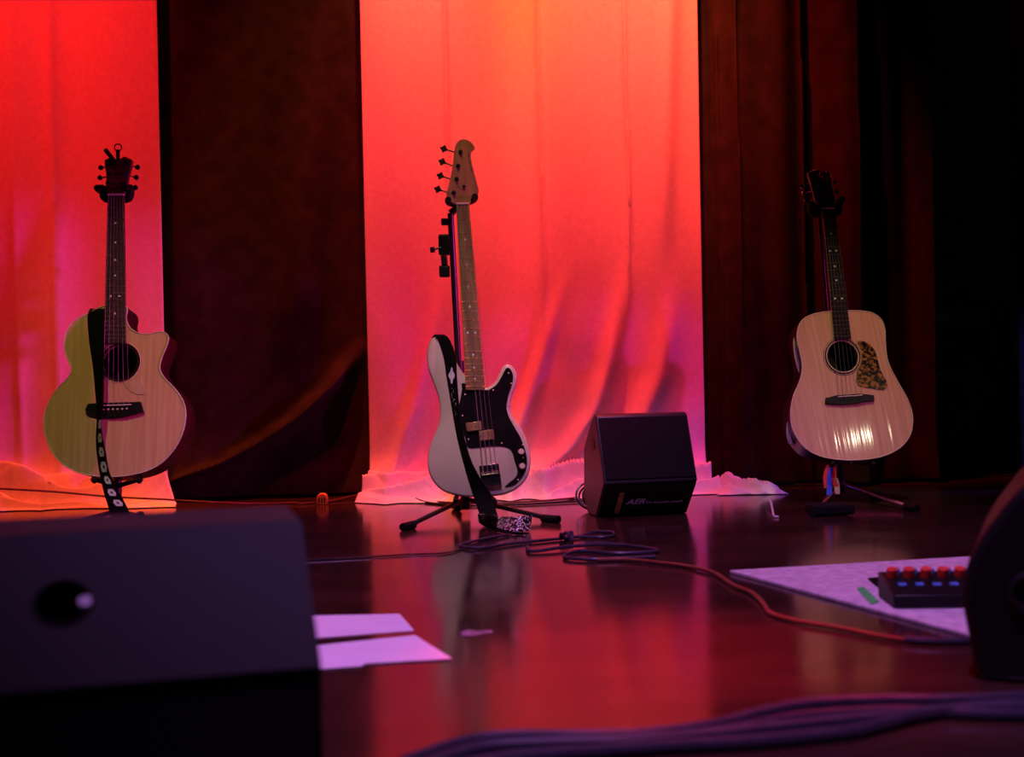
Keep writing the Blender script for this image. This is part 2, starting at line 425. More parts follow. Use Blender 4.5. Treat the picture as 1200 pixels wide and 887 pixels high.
tape((1152, 463), (1110, 516), .040, 'white tape arm of the large cross, sloping up away from the drape', 'arms of the large tape cross', .0045)
# timber post, low ledge, unseen panel added to block light from the wall
A, B = at(1178, 380, 6.32), at(1183, 545, 6.32)
t = thing('timber_post', 'rough brown timber post with a cap standing before the taped wall', 'post', Matrix.Translation((B.x, 6.32, 0)))
h = A.z
MB().box((.0, 0, h/2), (.055, .05, h)).build('upright', m_wood, t, bev=.004)
MB().box((.0, 0, h+.008), (.085, .08, .02)).build('cap', m_wood, t, bev=.003)
MB().box((.045, -.005, h*.30), (.05, .04, h*.6)).build('side_batten', m_wood, t, bev=.004)
b = MB(); p0, p1 = gnd(1090, 541), gnd(1200, 541)
tag(MB().box((2.45, 6.46, .03), (1.3, .17, .06)).build('plinth', m_wood, bev=.006), 'low dark timber ledge along the foot of the backstage wall', 'ledge')
A, B = gnd(1095, 539), gnd(1196, 545)
tag(MB().tube([A+Vector((0, 0, .006)), (A+B)/2+Vector((0, .02, .006)), B+Vector((0, 0, .006))], .006, 8, smooth=6).build('pale_cable', m_tape), 'pale cord lying on the floor before the backstage ledge', 'cord')
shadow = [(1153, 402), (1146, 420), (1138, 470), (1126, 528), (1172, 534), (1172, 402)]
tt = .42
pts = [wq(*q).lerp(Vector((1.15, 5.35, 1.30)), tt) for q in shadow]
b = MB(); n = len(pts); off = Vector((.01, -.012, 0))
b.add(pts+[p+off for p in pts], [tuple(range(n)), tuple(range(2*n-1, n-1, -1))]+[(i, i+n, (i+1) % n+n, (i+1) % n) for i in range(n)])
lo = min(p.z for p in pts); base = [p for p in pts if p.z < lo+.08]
t = thing('shadow_blocker', 'tapered black panel added unseen to cast a shadow on the wall', 'blocker', Matrix.Translation((sum(p.x for p in pts)/n, sum(p.y for p in pts)/n, 0)))
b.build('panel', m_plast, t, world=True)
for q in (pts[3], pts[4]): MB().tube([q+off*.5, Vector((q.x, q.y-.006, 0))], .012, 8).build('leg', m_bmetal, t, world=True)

# ------------------------------------------------------------------ guitars
class Plane:
    """maps photo pixels on to the guitar's own face plane"""
    def __init__(s, px, py, Y, lean, tilt, yaw):
        s.M = Matrix.Translation(at(px, py, Y)) @ Matrix.Rotation(R(yaw), 4, 'Z') @ Matrix.Rotation(R(-lean), 4, 'X') @ Matrix.Rotation(R(tilt), 4, 'Y')
        s.I = s.M.inverted()
    def __call__(s, px, py, y=0.0):
        o = s.I @ CAM; d = s.I.to_3x3() @ ray(px, py); k = (y-o.y)/d.y; return o+d*k
    def xz(s, px, py, y=0.0):
        p = s(px, py, y); return (p.x, p.z)

def plate_with_hole(name, out, hole, y, mt, parent, th=.003):
    bm = bmesh.new(); edges = []
    for loop in ([out, hole] if hole else [out]):
        vv = [bm.verts.new((p[0], y, p[1])) for p in loop]
        edges += [bm.edges.new((vv[i], vv[(i+1) % len(vv)])) for i in range(len(vv))]
    bmesh.ops.triangle_fill(bm, use_beauty=True, use_dissolve=False, edges=edges)
    for f in bm.faces:
        f.normal_update()
        if f.normal.y > 0: f.normal_flip()
    r = bmesh.ops.extrude_face_region(bm, geom=list(bm.faces))
    for e in r['geom']:
        if isinstance(e, bmesh.types.BMVert): e.co.y += th
    bmesh.ops.recalc_face_normals(bm, faces=bm.faces)
    me = bpy.data.meshes.new(name); bm.to_mesh(me); bm.free(); me.materials.append(mt)
    o = bpy.data.objects.new(name, me); COL.objects.link(o); o.parent = parent
    return o
def circle(c, r, n=40): return [(c[0]+r*math.cos(2*math.pi*i/n), c[1]+r*math.sin(2*math.pi*i/n)) for i in range(n)]
def loop2(pts, n=5): return [(p.x, p.y) for p in crom([(a, c, 0) for a, c in pts], n, True)]

def body_shell(t, out, depth, mt, name='body', cap=True):
    b = MB(); n = len(out)
    vs = [(p[0], .001, p[1]) for p in out]+[(p[0], depth-.012, p[1]) for p in out]
    cxm = sum(p[0] for p in out)/n; czm = sum(p[1] for p in out)/n
    vs += [(cxm+(p[0]-cxm)*.96, depth, czm+(p[1]-czm)*.96) for p in out]
    fs = [(i, (i+1) % n, (i+1) % n+n, i+n) for i in range(n)]+[(i+n, (i+1) % n+n, (i+1) % n+2*n, i+2*n) for i in range(n)]
    fs.append(tuple(range(3*n-1, 2*n-1, -1)))
    return b.add(vs, fs).build(name, mt, t, 40)

def neck_parts(t, nutL, nutR, endL, endR, ybot, board_mt, neck_mt, zs_body, ybody, scale_len, nfret, nstr, dots, saddle, board_th=.006, radius=.0006, dotmt=None):
    """nut/end are (x,z) of the fingerboard corners; returns the axis helpers"""
    nL, nR, eL, eR = map(lambda q: Vector((q[0], 0, q[1])), (nutL, nutR, endL, endR))
    yt = ybot-board_th
    b = MB(); vs = []
    for y in (yt, ybot):
        for q in (nL, nR, eR, eL): vs.append((q.x, y, q.z))
    b.add(vs, [(0, 1, 2, 3), (4, 7, 6, 5), (0, 4, 5, 1), (1, 5, 6, 2), (2, 6, 7, 3), (3, 7, 4, 0)])
    fb = b.build('fingerboard', board_mt, t, bev=.0012)
    # neck shaft: half-round loft from the nut to the body joint
    mn = (nL+nR)/2; me_ = (eL+eR)/2; ax = (me_-mn); tot = ax.length; axn = ax.normalized()
    b = MB(); vs = []; st = 14; seg = 10
    tb = (mn.z-zs_body)/max(1e-6, (mn.z-me_.z))
    for i in range(st+1):
        k = i/st*tb; L = nL.lerp(eL, k); Rr = nR.lerp(eR, k); c = (L+Rr)/2; w = (Rr-L)/2
        dep = .017+.004*i/st
        if i >= st-2: dep += (.045 if ybody > .06 else .012)*((i-(st-2))/2)
        for j in range(seg+1):
            a = math.pi*j/seg
            p = c-w*math.cos(a); vs.append((p.x, ybot+.0005+dep*math.sin(a)**.8, p.z))
    fs = []
    for i in range(st):
        for j in range(seg): q = i*(seg+1)+j; fs.append((q, q+1, q+seg+2, q+seg+1))
        fs.append((i*(seg+1)+seg, i*(seg+1), (i+1)*(seg+1), (i+1)*(seg+1)+seg))
    fs.append(tuple(range(seg, -1, -1))); fs.append(tuple(st*(seg+1)+j for j in range(seg+1)))
    b.add(vs, fs).build('neck', neck_mt, t)
    def fpos(n): return scale_len*(1-2**(-n/12))/tot
    for n in range(1, nfret+1):
        k = fpos(n)
        if k > .995: break
        L = nL.lerp(eL, k); Rr = nR.lerp(eR, k); up = Vector((0, yt, 0))
        MB().tube([L+up, Rr+up], .0011, 6).build('fret', m_steel, fb)
    for n, two in dots:
        k = (fpos(n)+fpos(n-1))/2
        if k > .99: continue
        L = nL.lerp(eL, k); Rr = nR.lerp(eR, k)
        for s in ((.28, .72) if two else (.5,)):
            p = L.lerp(Rr, s); disc((p.x, yt+.001, p.z), (0, -1, 0), .0034, .0016, 12).build('inlay_dot', dotmt or m_pearl, fb)
    MB().box(((nL.x+nR.x)/2, yt+board_th/2-.0015, (nL.z+nR.z)/2+.0025), ((nR-nL).length, board_th+.003, .005), Matrix.Rotation(math.atan2(-(nR.z-nL.z), nR.x-nL.x), 3, 'Y')).build('nut', m_bone, t)
    for i in range(nstr):
        s = .08+.84*i/(nstr-1); p = nL.lerp(nR, s); q = Vector(saddle[0]).lerp(Vector(saddle[1]), i/(nstr-1))
        MB().tube([(p.x, yt-.0025, p.z+.004), q], radius*(1.35-.7*i/(nstr-1)), 5).build('string', m_steel, t)
    return fb, yt

def headstock(t, outline, znut, y0, th, slope, mt, extra=None):
    b = MB().prism(outline, y0, y0+th)
    for p in b.v: p.y += max(0, (p.z-znut))*slope
    return b.build('headstock', mt, t, bev=.0015)
def peg(t, post, y, key, side_mt, slope, znut, keytype='oval', post_mt=None):
    """post (x,z), key (x,z) of the button"""
    yy = y+max(0, post[1]-znut)*slope
    o = MB().tube([(post[0], yy+.002, post[1]), (post[0], yy-.012, post[1])], .0042, 10).build('tuning_post', post_mt or m_chrome, t)
    MB().tube([(post[0], yy+.001, post[1]), (post[0], yy-.002, post[1])], .0075, 12).build('ferrule', post_mt or m_chrome, o)
    yk = yy+.019
    k = MB().tube([(post[0], yk, post[1]), (key[0], yk, key[1])], .0026, 8).build('key_shaft', post_mt or m_chrome, t)
    d = Vector((key[0]-post[0], 0, key[1]-post[1])).normalized()
    c = Vector((key[0], yk, key[1])); z = Vector((0, 0, 1)); nrm = Vector((0, 1, 0)); v = d.cross(nrm)
    b = MB(); vs = []; n = 20; w, h = (.008, .0085) if keytype == 'oval' else (.011, .011)
    for yo in (-.003, .003) if keytype == 'oval' else (-.0025, .0025):
        for i in range(n):
            a = 2*math.pi*i/n; q = 1.0 if keytype == 'oval' else (1+.22*math.cos(4*a))
            vs.append(c+d*(w*q*math.cos(a)+w*.4)+v*(h*q*math.sin(a))+nrm*yo)
    b.add(vs, [tuple(range(n)), tuple(range(2*n-1, n-1, -1))]+[(i, i+n, (i+1) % n+n, (i+1) % n) for i in range(n)])
    b.build('key', side_mt, k, bev=.001)

# ---- cutaway acoustic
PA = Plane(135, 558, 3.86, 13, -1.0, -3)
gA = thing('acoustic_guitar', 'cutaway acoustic guitar with a black strap hanging down its front', 'guitar', PA.M)
oA = [(121, 359), (103, 367.4), (86.3, 376.5), (77.2, 390), (75, 404), (78.7, 419), (84, 432.8), (80.2, 442), (69.6, 453), (58.9, 467.8), (52.2, 486), (52.3, 506), (58.9, 525.6), (69, 540), (85, 551), (106, 557), (130, 558.6), (152, 556.7), (173, 551.3), (191, 541), (206.5, 523), (215, 504), (217.8, 486), (215, 470.5), (205, 455.6), (192, 442), (187.3, 431), (189.8, 419), (195.5, 405.4), (197.6, 396), (193, 389.5), (184, 389), (174.6, 391.5), (161, 389.8), (152, 383.5), (148, 373), (147.5, 359)]
outA = loop2([PA.xz(*q) for q in oA], 4)
holeA = PA.xz(141, 424.5); rA_ = 20.5*3.9/F
plate_with_hole('soundboard', outA, circle(holeA, rA_), 0, m_spruceA, gA)
body_shell(gA, outA, .105, m_mahog)
MB().tube([(p[0], -.0002, p[1]) for p in outA], .0016, 6, True).build('binding', m_bind, gA)
n = 40; b = MB(); ci, co = circle(holeA, rA_, n), circle(holeA, rA_+.0095, n)
b.add([(p[0], -.0008, p[1]) for p in ci+co]+[(p[0], .0005, p[1]) for p in ci+co], [(i, (i+1) % n, (i+1) % n+n, i+n) for i in range(n)]+[(i+2*n, i+3*n, (i+1) % n+3*n, (i+1) % n+2*n) for i in range(n)]+[(i+n, (i+1) % n+n, (i+1) % n+3*n, i+3*n) for i in range(n)]+[(i, i+2*n, (i+1) % n+2*n, (i+1) % n) for i in range(n)])
b.build('rosette', m_mahog, gA)
MB().tube([(p[0], -.0008, p[1]) for p in circle(holeA, rA_+.0100)], .0009, 5, True).build('rosette_ring', m_bind, gA)
# bridge
bo = [PA.xz(*q) for q in [(100.5, 481), (104, 473.5), (120, 472.5), (140, 472), (166, 471.2), (169.6, 483.5), (160, 486), (148, 489), (130, 489.5), (116, 487.5), (104, 485)]]
br = MB().prism(bo, -.009, -.0005).build('bridge', m_ebony, gA, bev=.0015)
s0, s1 = PA(122, 476), PA(153, 475)
MB().tube([s0+Vector((-.006, -.0105, .0)), s1+Vector((.006, -.0105, 0))], .002, 6).build('saddle', m_bone, br)
for i in range(6):
    p = PA(123, 480.6).lerp(PA(150, 479.6), i/5); disc(p+Vector((0, -.008, 0)), (0, -1, 0), .0028, .004, 8).build('bridge_pin', m_bone, br)
SLA = (PA(137, 229)-PA(137, 476)).length
zb = PA.xz(136, 384)[1]
fbA, ytA = neck_parts(gA, PA.xz(127, 230), PA.xz(146, 230), PA.xz(122.5, 403), PA.xz(148, 403), -.001, m_rose, m_neckw, zb, .105, SLA, 20, 6,
                      [(3, 0), (5, 0), (7, 0), (9, 0), (12, 1), (15, 0)], (s0+Vector((0, -.012, 0)), s1+Vector((0, -.012, 0))))
zn = PA.xz(136, 229)[1]
hsA = headstock(gA, [PA.xz(*q) for q in [(127, 228.5), (124, 219), (123.5, 206), (121, 193), (119.5, 185), (127, 181), (135, 185), (143, 180), (152.5, 184.5), (151, 196), (149.3, 208), (149, 219), (146, 228.5)]], zn, -.006, .015, .2, m_headA)
for (p, k) in (((125.5, 190), (114.5, 191.5)), ((126.8, 203), (114.5, 204.5)), ((126.5, 215), (116, 217)), ((146.5, 189.5), (155.5, 191)), ((145, 202), (155, 204)), ((145, 215), (155, 217))):
    peg(gA, PA.xz(*p), -.006, PA.xz(*k), m_chrome, .2, zn)
# film pickguard beside the sound hole
MB().prism([PA.xz(*q) for q in [(147, 452), (152, 446.5), (160, 437), (164, 440), (167.5, 450), (172, 459), (169, 462.5), (160, 462), (152, 458)]], -.0012, .0002).build('pickguard', m_clearpg, gA)
# strap
def pr(P, y, a, c, off): return (P(a, y, off), P(c, y, off))
SA = [(362, 106, 123, .006, -.004), (372, 103, 122.8, -.001, -.018), (400, 105, 122.5, -.001, -.030), (430, 109.5, 122, -.001, -.038), (466, 113, 121.5, -.003, -.042), (480, 113.8, 120.5, -.0105, -.044), (494, 114.2, 118.8, -.002, -.042), (512, 113.2, 120.5, -.001, -.040),
      (530, 114, 124, -.001, -.036), (552, 117, 128, -.006, -.030), (574, 121, 138, -.03, -.03), (592, 126.5, 148, -.03, -.03), (616, 133, 158, -.03, -.03)]
sa = MB().ribbon([(PA(l, y, ol), PA(r, y, orr)) for y, l, r, ol, orr in SA], .0025, 6).build('strap', m_strap, gA)
def onstrap(px, py):
    for k in range(len(SA)-1):
        if SA[k][0] <= py <= SA[k+1][0]:
            f = (py-SA[k][0])/(SA[k+1][0]-SA[k][0]); y, l, r, ol, orr = [u+(v-u)*f for u, v in zip(SA[k], SA[k+1])]
            return PA(px, py, ol+(orr-ol)*(px-l)/(r-l)-.0045*math.sqrt(1+((orr-ol)/((r-l)*.0026))**2))
for (ya, yb, a0, a1, c0, c1) in ((492, 502, 115, 118.5, 114.8, 118.6), (508, 518, 114.5, 119, 114.4, 120.2), (524, 535, 115, 121.5, 116, 123), (541, 553, 116.6, 125, 118, 126.4), (558, 567, 120.5, 127.5, 123, 132), (573, 581, 124, 134.5, 127, 138), (585.5, 593, 130, 142.5, 134, 146)):
    b = MB(); q = [onstrap(a0, ya), onstrap(a1, ya), onstrap(c1, yb), onstrap(c0, yb)]
    mid = sum(q, Vector())/4
    n8 = [q[0].lerp(q[1], .25), q[0].lerp(q[1], .75), q[1].lerp(q[2], .5)+(mid-q[1].lerp(q[2], .5))*.12, q[2].lerp(q[3], .2), q[2].lerp(q[3], .8), q[3].lerp(q[0], .5)+(mid-q[3].lerp(q[0], .5))*.12]
    d = Vector((0, .0012, 0)); k = len(n8)
    hol = [mid+(p-mid)*.30 for p in n8]
    vs_ = n8+hol+[p+d for p in n8]
    b.add(vs_, [(i, (i+1) % k, (i+1) % k+k, i+k) for i in range(k)]+[(i, i+2*k, (i+1) % k+2*k, (i+1) % k) for i in range(k)])
    b.build('printed_patch', m_print, sa)
# clip-on tuner and loop at the top of the headstock
ct = MB(); hy = -.012+.2*(PA.xz(130, 184)[1]-zn)
ct.tube([PA(123.5, 175.5, hy-.004), PA(128, 181, hy-.004), PA(136, 191, hy-.006)], .0070, 10)
t = tag(ct.build('clip_on_tuner', m_rubber, None), 'black clip-on tuner slanting across the cutaway guitar headstock', 'tuner')
for vtx in t.data.vertices: vtx.co = PA.M @ vtx.co
lp = MB().tube([PA(138.3+4.2*math.cos(a), 172.8+4.0*math.sin(a), hy+.012) for a in [i*math.pi/10 for i in range(20)]], .0020, 8, True)
ro = lp.build('strap_ring', m_rubber, gA)
MB().tube([PA(138.2, 176, hy+.010), PA(138.4, 190, hy+.010)], .0062, 10).build('ring_clamp', m_rubber, ro)

# ---- electric bass
PB = Plane(560, 581, 4.04, 9, -6.5, 2)
gB = thing('electric_bass', 'cream electric bass guitar with black pickguard on a tripod stand', 'guitar', PB.M)
oB = [(545, 440), (539, 431), (530, 416), (523.5, 403.5), (516, 395.8), (508.5, 394.4), (502.4, 403), (500.3, 418.7), (502.4, 434), (508.2, 449), (513.5, 464.4), (515.8, 479.7), (514.4, 495), (508.5, 510), (503, 525), (501, 540.6), (502.6, 553), (508.5, 565), (519, 574.7), (534.4, 580), (553, 581.9), (574, 581), (592, 578.6), (607.5, 571), (618, 558.8), (622, 544), (621.5, 531), (616.7, 513), (609, 499.5), (601.4, 488.6), (598, 478), (600, 464.4), (604.3, 452), (606, 440), (602.5, 431), (595.5, 426.4), (590.5, 428.2), (586, 435.5), (581.6, 445), (575, 451.6), (567, 454), (555, 452)]
outB = loop2([PB.xz(*q) for q in oB], 4)
b = MB(); n = len(outB); cxm = sum(p[0] for p in outB)/n; czm = sum(p[1] for p in outB)/n
def inset(out, d):
    k = len(out); res = []
    for i in range(k):
        a, c = out[i-1], out[(i+1) % k]; tx, tz = c[0]-a[0], c[1]-a[1]; l = math.hypot(tx, tz) or 1
        res.append((out[i][0]-tz/l*d*SGN, out[i][1]+tx/l*d*SGN))
    return res
area = sum(outB[i][0]*outB[(i+1) % n][1]-outB[(i+1) % n][0]*outB[i][1] for i in range(n)); SGN = 1 if area > 0 else -1
i1 = inset(outB, .006); i2 = inset(outB, .002)
vs = [(p[0], 0, p[1]) for p in i1]+[(p[0], .002, p[1]) for p in i2]+[(p[0], .008, p[1]) for p in outB]+[(p[0], .036, p[1]) for p in outB]+[(p[0], .044, p[1]) for p in i1]
fs = [tuple(range(n)), tuple(range(5*n-1, 4*n-1, -1))]
for k in range(4): fs += [(k*n+i, k*n+(i+1) % n, (k+1)*n+(i+1) % n, (k+1)*n+i) for i in range(n)]
b.add(vs, fs).build('body', m_cream, gB, 50)
pgB = [(543, 449), (541.5, 456), (539, 470), (536, 485), (539, 500), (545, 512), (548.5, 524), (560, 524.5), (575, 523), (592, 523.5), (600, 529), (603, 540), (606.5, 552), (603.5, 560), (596, 566), (592, 570.8), (602, 568.5), (610.5, 561), (616, 551), (617.6, 541), (616, 530), (610.5, 514), (603.5, 501.5), (597, 490), (593.6, 478), (595.5, 464), (599.5, 452), (601.3, 441), (598.7, 433.5), (595, 430.8), (592, 433), (588.5, 440), (583, 449.5), (575.5, 455.5), (568.5, 457)]
b = MB().prism(loop2([PB.xz(*q) for q in pgB], 3), -.0025, .001); pg = b.build('pickguard', m_blackpg, gB)
for q in [(596, 437), (599, 449), (578, 457), (596, 474), (600, 492), (612.5, 521), (545, 462), (542, 487), (563, 519), (549, 514.5), (607, 562), (588, 519), (613, 536)]:
    disc(PB(*q, -.0025), (0, -1, 0), .0026, .0012, 10).build('screw', m_knob, pg)
for q in ((545.5, 496, 565, 504), (561.5, 505.5, 579.5, 515)):
    A, B2 = PB(q[0], q[1]), PB(q[2], q[3]); c = (A+B2)/2
    o = MB().box((c.x, -.006, c.z), (abs(B2.x-A.x), .012, abs(B2.z-A.z))).build('pickup', m_mapleboard, gB, bev=.002)
    for s in (-.25, .25):
        for w in (-.1, .1): disc((c.x+(B2.x-A.x)*(s+w), -.012, c.z), (0, -1, 0), .0023, .0012, 8).build('pole_piece', m_steel, o)
for q in ((610.6, 529.5), (612, 546.5)):
    p = PB(*q, -.0025); o = disc(p, (0, -1, 0), .0088, .014, 18).build('knob', m_knob, gB, bev=.001)
    disc(p, (0, -1, 0), .011, .003, 18).build('washer', m_steel, o)
# bridge
A, B2 = PB(562, 546), PB(587, 567); c = (A+B2)/2; rz = Matrix.Rotation(0, 3, 'Y')
o = MB().box((c.x, -.0015, c.z), (B2.x-A.x+.004, .003, abs(B2.z-A.z))).build('bridge', m_chrome, gB, bev=.0008)
MB().box((c.x, -.008, c.z-abs(B2.z-A.z)/2), (B2.x-A.x+.004, .016, .003)).build('bridge_lip', m_chrome, o)
sad = []
for i in range(4):
    x = A.x+.008+(B2.x-A.x-.016)*i/3; MB().tube([(x-.006, -.009, c.z+.006), (x+.006, -.009, c.z+.006)], .0045, 10).build('saddle', m_chrome, o); sad.append(Vector((x, -.0135, c.z+.006)))
SLB = (PB(542, 240)-PB(574, 553)).length
fbB, ytB = neck_parts(gB, PB.xz(534.6, 240.5), PB.xz(549.8, 240.5), PB.xz(546, 457.5), PB.xz(568.5, 457.5), -.003, m_mapleboard, m_maple, PB.xz(555, 450)[1], .03, SLB, 20, 4,
                      [(3, 0), (5, 0), (7, 0), (9, 0), (12, 1), (15, 0), (17, 0), (19, 0)], (sad[0], sad[3]), .007, .0013)
znB = PB.xz(541, 240)[1]
hB = [(534.6, 240), (528, 236.5), (523, 232), (526, 217), (528.8, 204), (531, 190), (532.6, 175.3), (534.8, 167.7), (541, 162.6), (549, 163.8), (555.4, 169.8), (556.2, 174), (552.9, 176.6), (551.8, 183), (554.4, 196.4), (558.3, 211.8), (561, 223), (559.3, 227), (553, 229), (549.8, 240)]
headstock(gB, loop2([PB.xz(*q) for q in hB], 3), znB, -.003, .015, .03, m_maple)
for p, k in (((539.7, 178), (521.5, 172.5)), ((537, 194.5), (519.5, 188)), ((535, 210), (517.5, 204.5)), ((532, 226), (514.5, 220.5))):
    peg(gB, PB.xz(*p), -.003, PB.xz(*k), m_bmetal, .03, znB, 'clover', m_chrome)
disc(PB(543.7, 219, -.003), (0, -1, 0), .0055, .005, 12).build('string_tree', m_chrome, gB)
# small dark lettering along the edge of the headstock, as marks
for q, l in (((549.2, 182), 5), ((550.5, 190), 7), ((552.5, 199), 7)):
    p = PB(*q, -.003+.03*.2); MB().box((p.x, -.0032+.03*(p.z-znB), p.z), (.0022, .0012, l/368), Matrix.Rotation(R(-6), 3, 'Y')).build('headstock_mark', m_ebony, gB)
SB = [(396, 506, 512, .010, .010), (393, 510, 522, -.004, -.010), (402, 515, 529, -.001, -.018), (420, 520.5, 534.5, -.001, -.024), (440, 523.5, 535.5, -.001, -.028), (466, 528, 537.5, -.001, -.034), (498, 533.5, 541, -.001, -.038),
      (520, 538, 546.5, -.001, -.040), (541, 543.5, 553, -.001, -.040), (561, 549, 563.5, -.001, -.038), (579, 554.5, 575.5, -.004, -.036), (600, 561, 582, -.03, -.04), (611, 566, 586, -.04, -.045)]
sB = MB().ribbon([(PB(l, y, ol), PB(r, y, orr)) for y, l, r, ol, orr in SB], .0025, 6).build('strap', m_strap, gB)
def onB(px, py):
    for k in range(2, len(SB)-1):
        if SB[k][0] <= py <= SB[k+1][0]:
            f = (py-SB[k][0])/(SB[k+1][0]-SB[k][0]); y, l, r, ol, orr = [u+(v-u)*f for u, v in zip(SB[k], SB[k+1])]
            return PB(px, py, ol+(orr-ol)*(px-l)/(r-l)-.004*math.sqrt(1+((orr-ol)/((r-l)*.0027))**2))
q = [onB(529.3+3.0*math.cos(a)*(1+.25*math.cos(4*a)), 440+8*math.sin(a)*(1+.25*math.cos(4*a))) for a in [i*math.pi/10 for i in range(20)]]
b = MB(); b.add(q+[p+Vector((0, .001, 0)) for p in q], [tuple(range(20)), tuple(range(39, 19, -1))]+[(i, i+20, (i+1) % 20+20, (i+1) % 20) for i in range(20)]).build('emblem', m_print, sB)
for i in range(16):
    y = 455+i*2.2; u = random.uniform(.15, .7); p = PB(526.2+(y-455)*.175+9.5*u, y, -.006-.029*u-.0035); disc(p, (0, -1, 0), random.uniform(.0008, .0018), .0008, 6).build('stud', m_bone, sB)
def g3(px, py, z): return gnd(px, py, z)
# spotted end of the strap lying on the floor
MB().ribbon([(g3(562, 602, .055), g3(582, 603, .05)), (g3(566, 611, .02), g3(584, 606, .03)), (g3(573, 617, .006), g3(590, 606, .034)), (g3(586, 622, .003), g3(600, 606, .042)), (g3(605, 624, .003), g3(612, 605, .046)), (g3(621, 622, .003), g3(623, 604, .044))]).build('strap_end', m_leop, gB, world=True)
MB().ribbon([(g3(560, 602, .05), g3(563, 602, .05)), (g3(562, 612, .012), g3(570, 610, .02)), (g3(572, 619, .002), g3(582, 618, .010)), (g3(592, 625, .002), g3(600, 623, .008)), (g3(612, 626, .002), g3(620, 624, .008))]).build('strap_edge', m_strap, gB, world=True)

# ---- dreadnought
PC = Plane(1003, 538.5, 4.3, 13, -6.5, 4)
gC = thing('acoustic_guitar', 'dreadnought acoustic guitar with a tortoiseshell pickguard', 'guitar', PC.M)
oC = [(973.7, 364.8), (955.4, 367.5), (942, 373.5), (935.6, 383.5), (934, 396), (937, 411), (940, 426), (939.4, 438), (935.6, 450.4), (929.8, 464), (926.5, 481), (928, 499), (935.6, 515.6), (948, 528), (966, 535.8), (990, 538.9), (1014.8, 538.2), (1036, 534), (1054, 525), (1065, 512.8), (1069.2, 499), (1068.8, 484), (1063.2, 467), (1053, 449), (1044, 432), (1039.3, 418.5), (1037.6, 402), (1037, 386.5), (1033, 374.8), (1024, 367.5), (1011.7, 364.6), (993.5, 364)]
outC = loop2([PC.xz(*q) for q in oC], 4)
holeC = PC.xz(987.5, 417.6); rC_ = 18.5*4.34/F
plate_with_hole('soundboard', outC, circle(holeC, rC_), 0, m_spruceB, gC)
body_shell(gC, outC, .115, m_mahog)
MB().tube([(p[0], -.0002, p[1]) for p in outC], .0018, 6, True).build('binding', m_bind, gC)
for rr, mt, w in ((.003, m_bind, .0008), (.0065, m_mahog, .0022), (.011, m_bind, .0008), (.0125, m_ebony, .0009)):
    MB().tube([(p[0], -.0003, p[1]) for p in circle(holeC, rC_+rr)], w, 5, True).build('rosette_ring', mt, gC)
bo = [PC.xz(*q) for q in [(966.3, 473), (967, 466.5), (980, 463.5), (1008, 461.8), (1023.5, 463.6), (1024, 470), (1013, 471.2), (1004, 473.4), (985, 474.5)]]
br = MB().prism(bo, -.009, -.0005).build('bridge', m_ebony, gC, bev=.0015)
s0, s1 = PC(982, 465.5), PC(1008, 464)
MB().tube([s0+Vector((-.004, -.0105, 0)), s1+Vector((.004, -.0105, 0))], .002, 6).build('saddle', m_bone, br)
for i in range(6):
    p = PC(984, 469.5).lerp(PC(1007, 468), i/5); disc(p+Vector((0, -.008, 0)), (0, -1, 0), .0026, .004, 8).build('bridge_pin', m_ebony, br)
SLC = (PC(969.5, 246)-PC(995, 465)).length
fbC, ytC = neck_parts(gC, PC.xz(962, 246), PC.xz(977.6, 245.6), PC.xz(977.5, 398), PC.xz(997, 397.5), -.001, m_ebony, m_neckw, PC.xz(985, 366)[1], .115, SLC, 20, 6,
                      [(3, 0), (5, 1), (7, 0), (9, 0), (12, 1)], (s0+Vector((0, -.012, 0)), s1+Vector((0, -.012, 0))))
znC = PC.xz(969, 245)[1]
hC = [(962, 245), (957, 239), (954.6, 233), (951.5, 216), (948.4, 200), (953, 197.6), (960, 195.6), (966, 196.4), (970, 199.5), (974.4, 195.8), (976, 206), (977, 220), (979.5, 234), (979, 239), (977.6, 245)]
headstock(gC, [PC.xz(*q) for q in hC], znC, -.006, .015, .2, m_ebony)
hp = [PC.xz(*q) for q in hC[1:14]]
MB().tube([(p[0], -.0062+max(0, p[1]-znC)*.2, p[1]) for p in hp], .0014, 6).build('headstock_binding', m_bind, gC)
for i, (p, k) in enumerate((((956, 208), (944, 213.5)), ((958.5, 219), (946, 223)), ((960, 230), (948, 233)), ((972, 208), (981, 209)), ((972.5, 219.5), (982.5, 221)), ((974.5, 230), (983, 233)))):
    peg(gC, PC.xz(*p), -.006, PC.xz(*k), m_chrome, .2, znC)
MB().tube([PC(962.3+2.0*math.cos(a)*(1 if a < 5 else .6), 204.5+3.8*math.sin(a), -.0068+.2*(PC.xz(962, 204)[1]-znC)) for a in [i*.45 for i in range(14)]], .0010, 6).build('headstock_emblem', m_pearl, gC)
pc = [(1004.5, 400.5), (1011, 400), (1018, 402.5), (1025, 411), (1028, 420), (1030.5, 430), (1034.5, 439), (1039, 447.5), (1039, 454), (1034, 457), (1020, 455), (1006, 452.2), (1003.2, 444), (1004.2, 436), (1008.4, 428), (1010.3, 418), (1008.5, 408)]
MB().prism(loop2([PC.xz(*q) for q in pc], 3), -.0016, .0002).build('pickguard', m_tort, gC)
disc(PC(998, 539, .055), (0, 0, -1), .007, .012, 12).build('end_pin', m_chrome, gC)
# front lamp whose mirror image shines in the lacquer of the dreadnought
gp = PC.M @ PC(1008, 512); nrm_ = (PC.M.to_3x3() @ Vector((0, -1, 0))).normalized(); vd = (gp-CAM).normalized(); rf = vd-2*vd.dot(nrm_)*nrm_
spot('lamp_front', gp+rf*5.0, gp, 9, (1, .84, .58), 9, .6, .035)
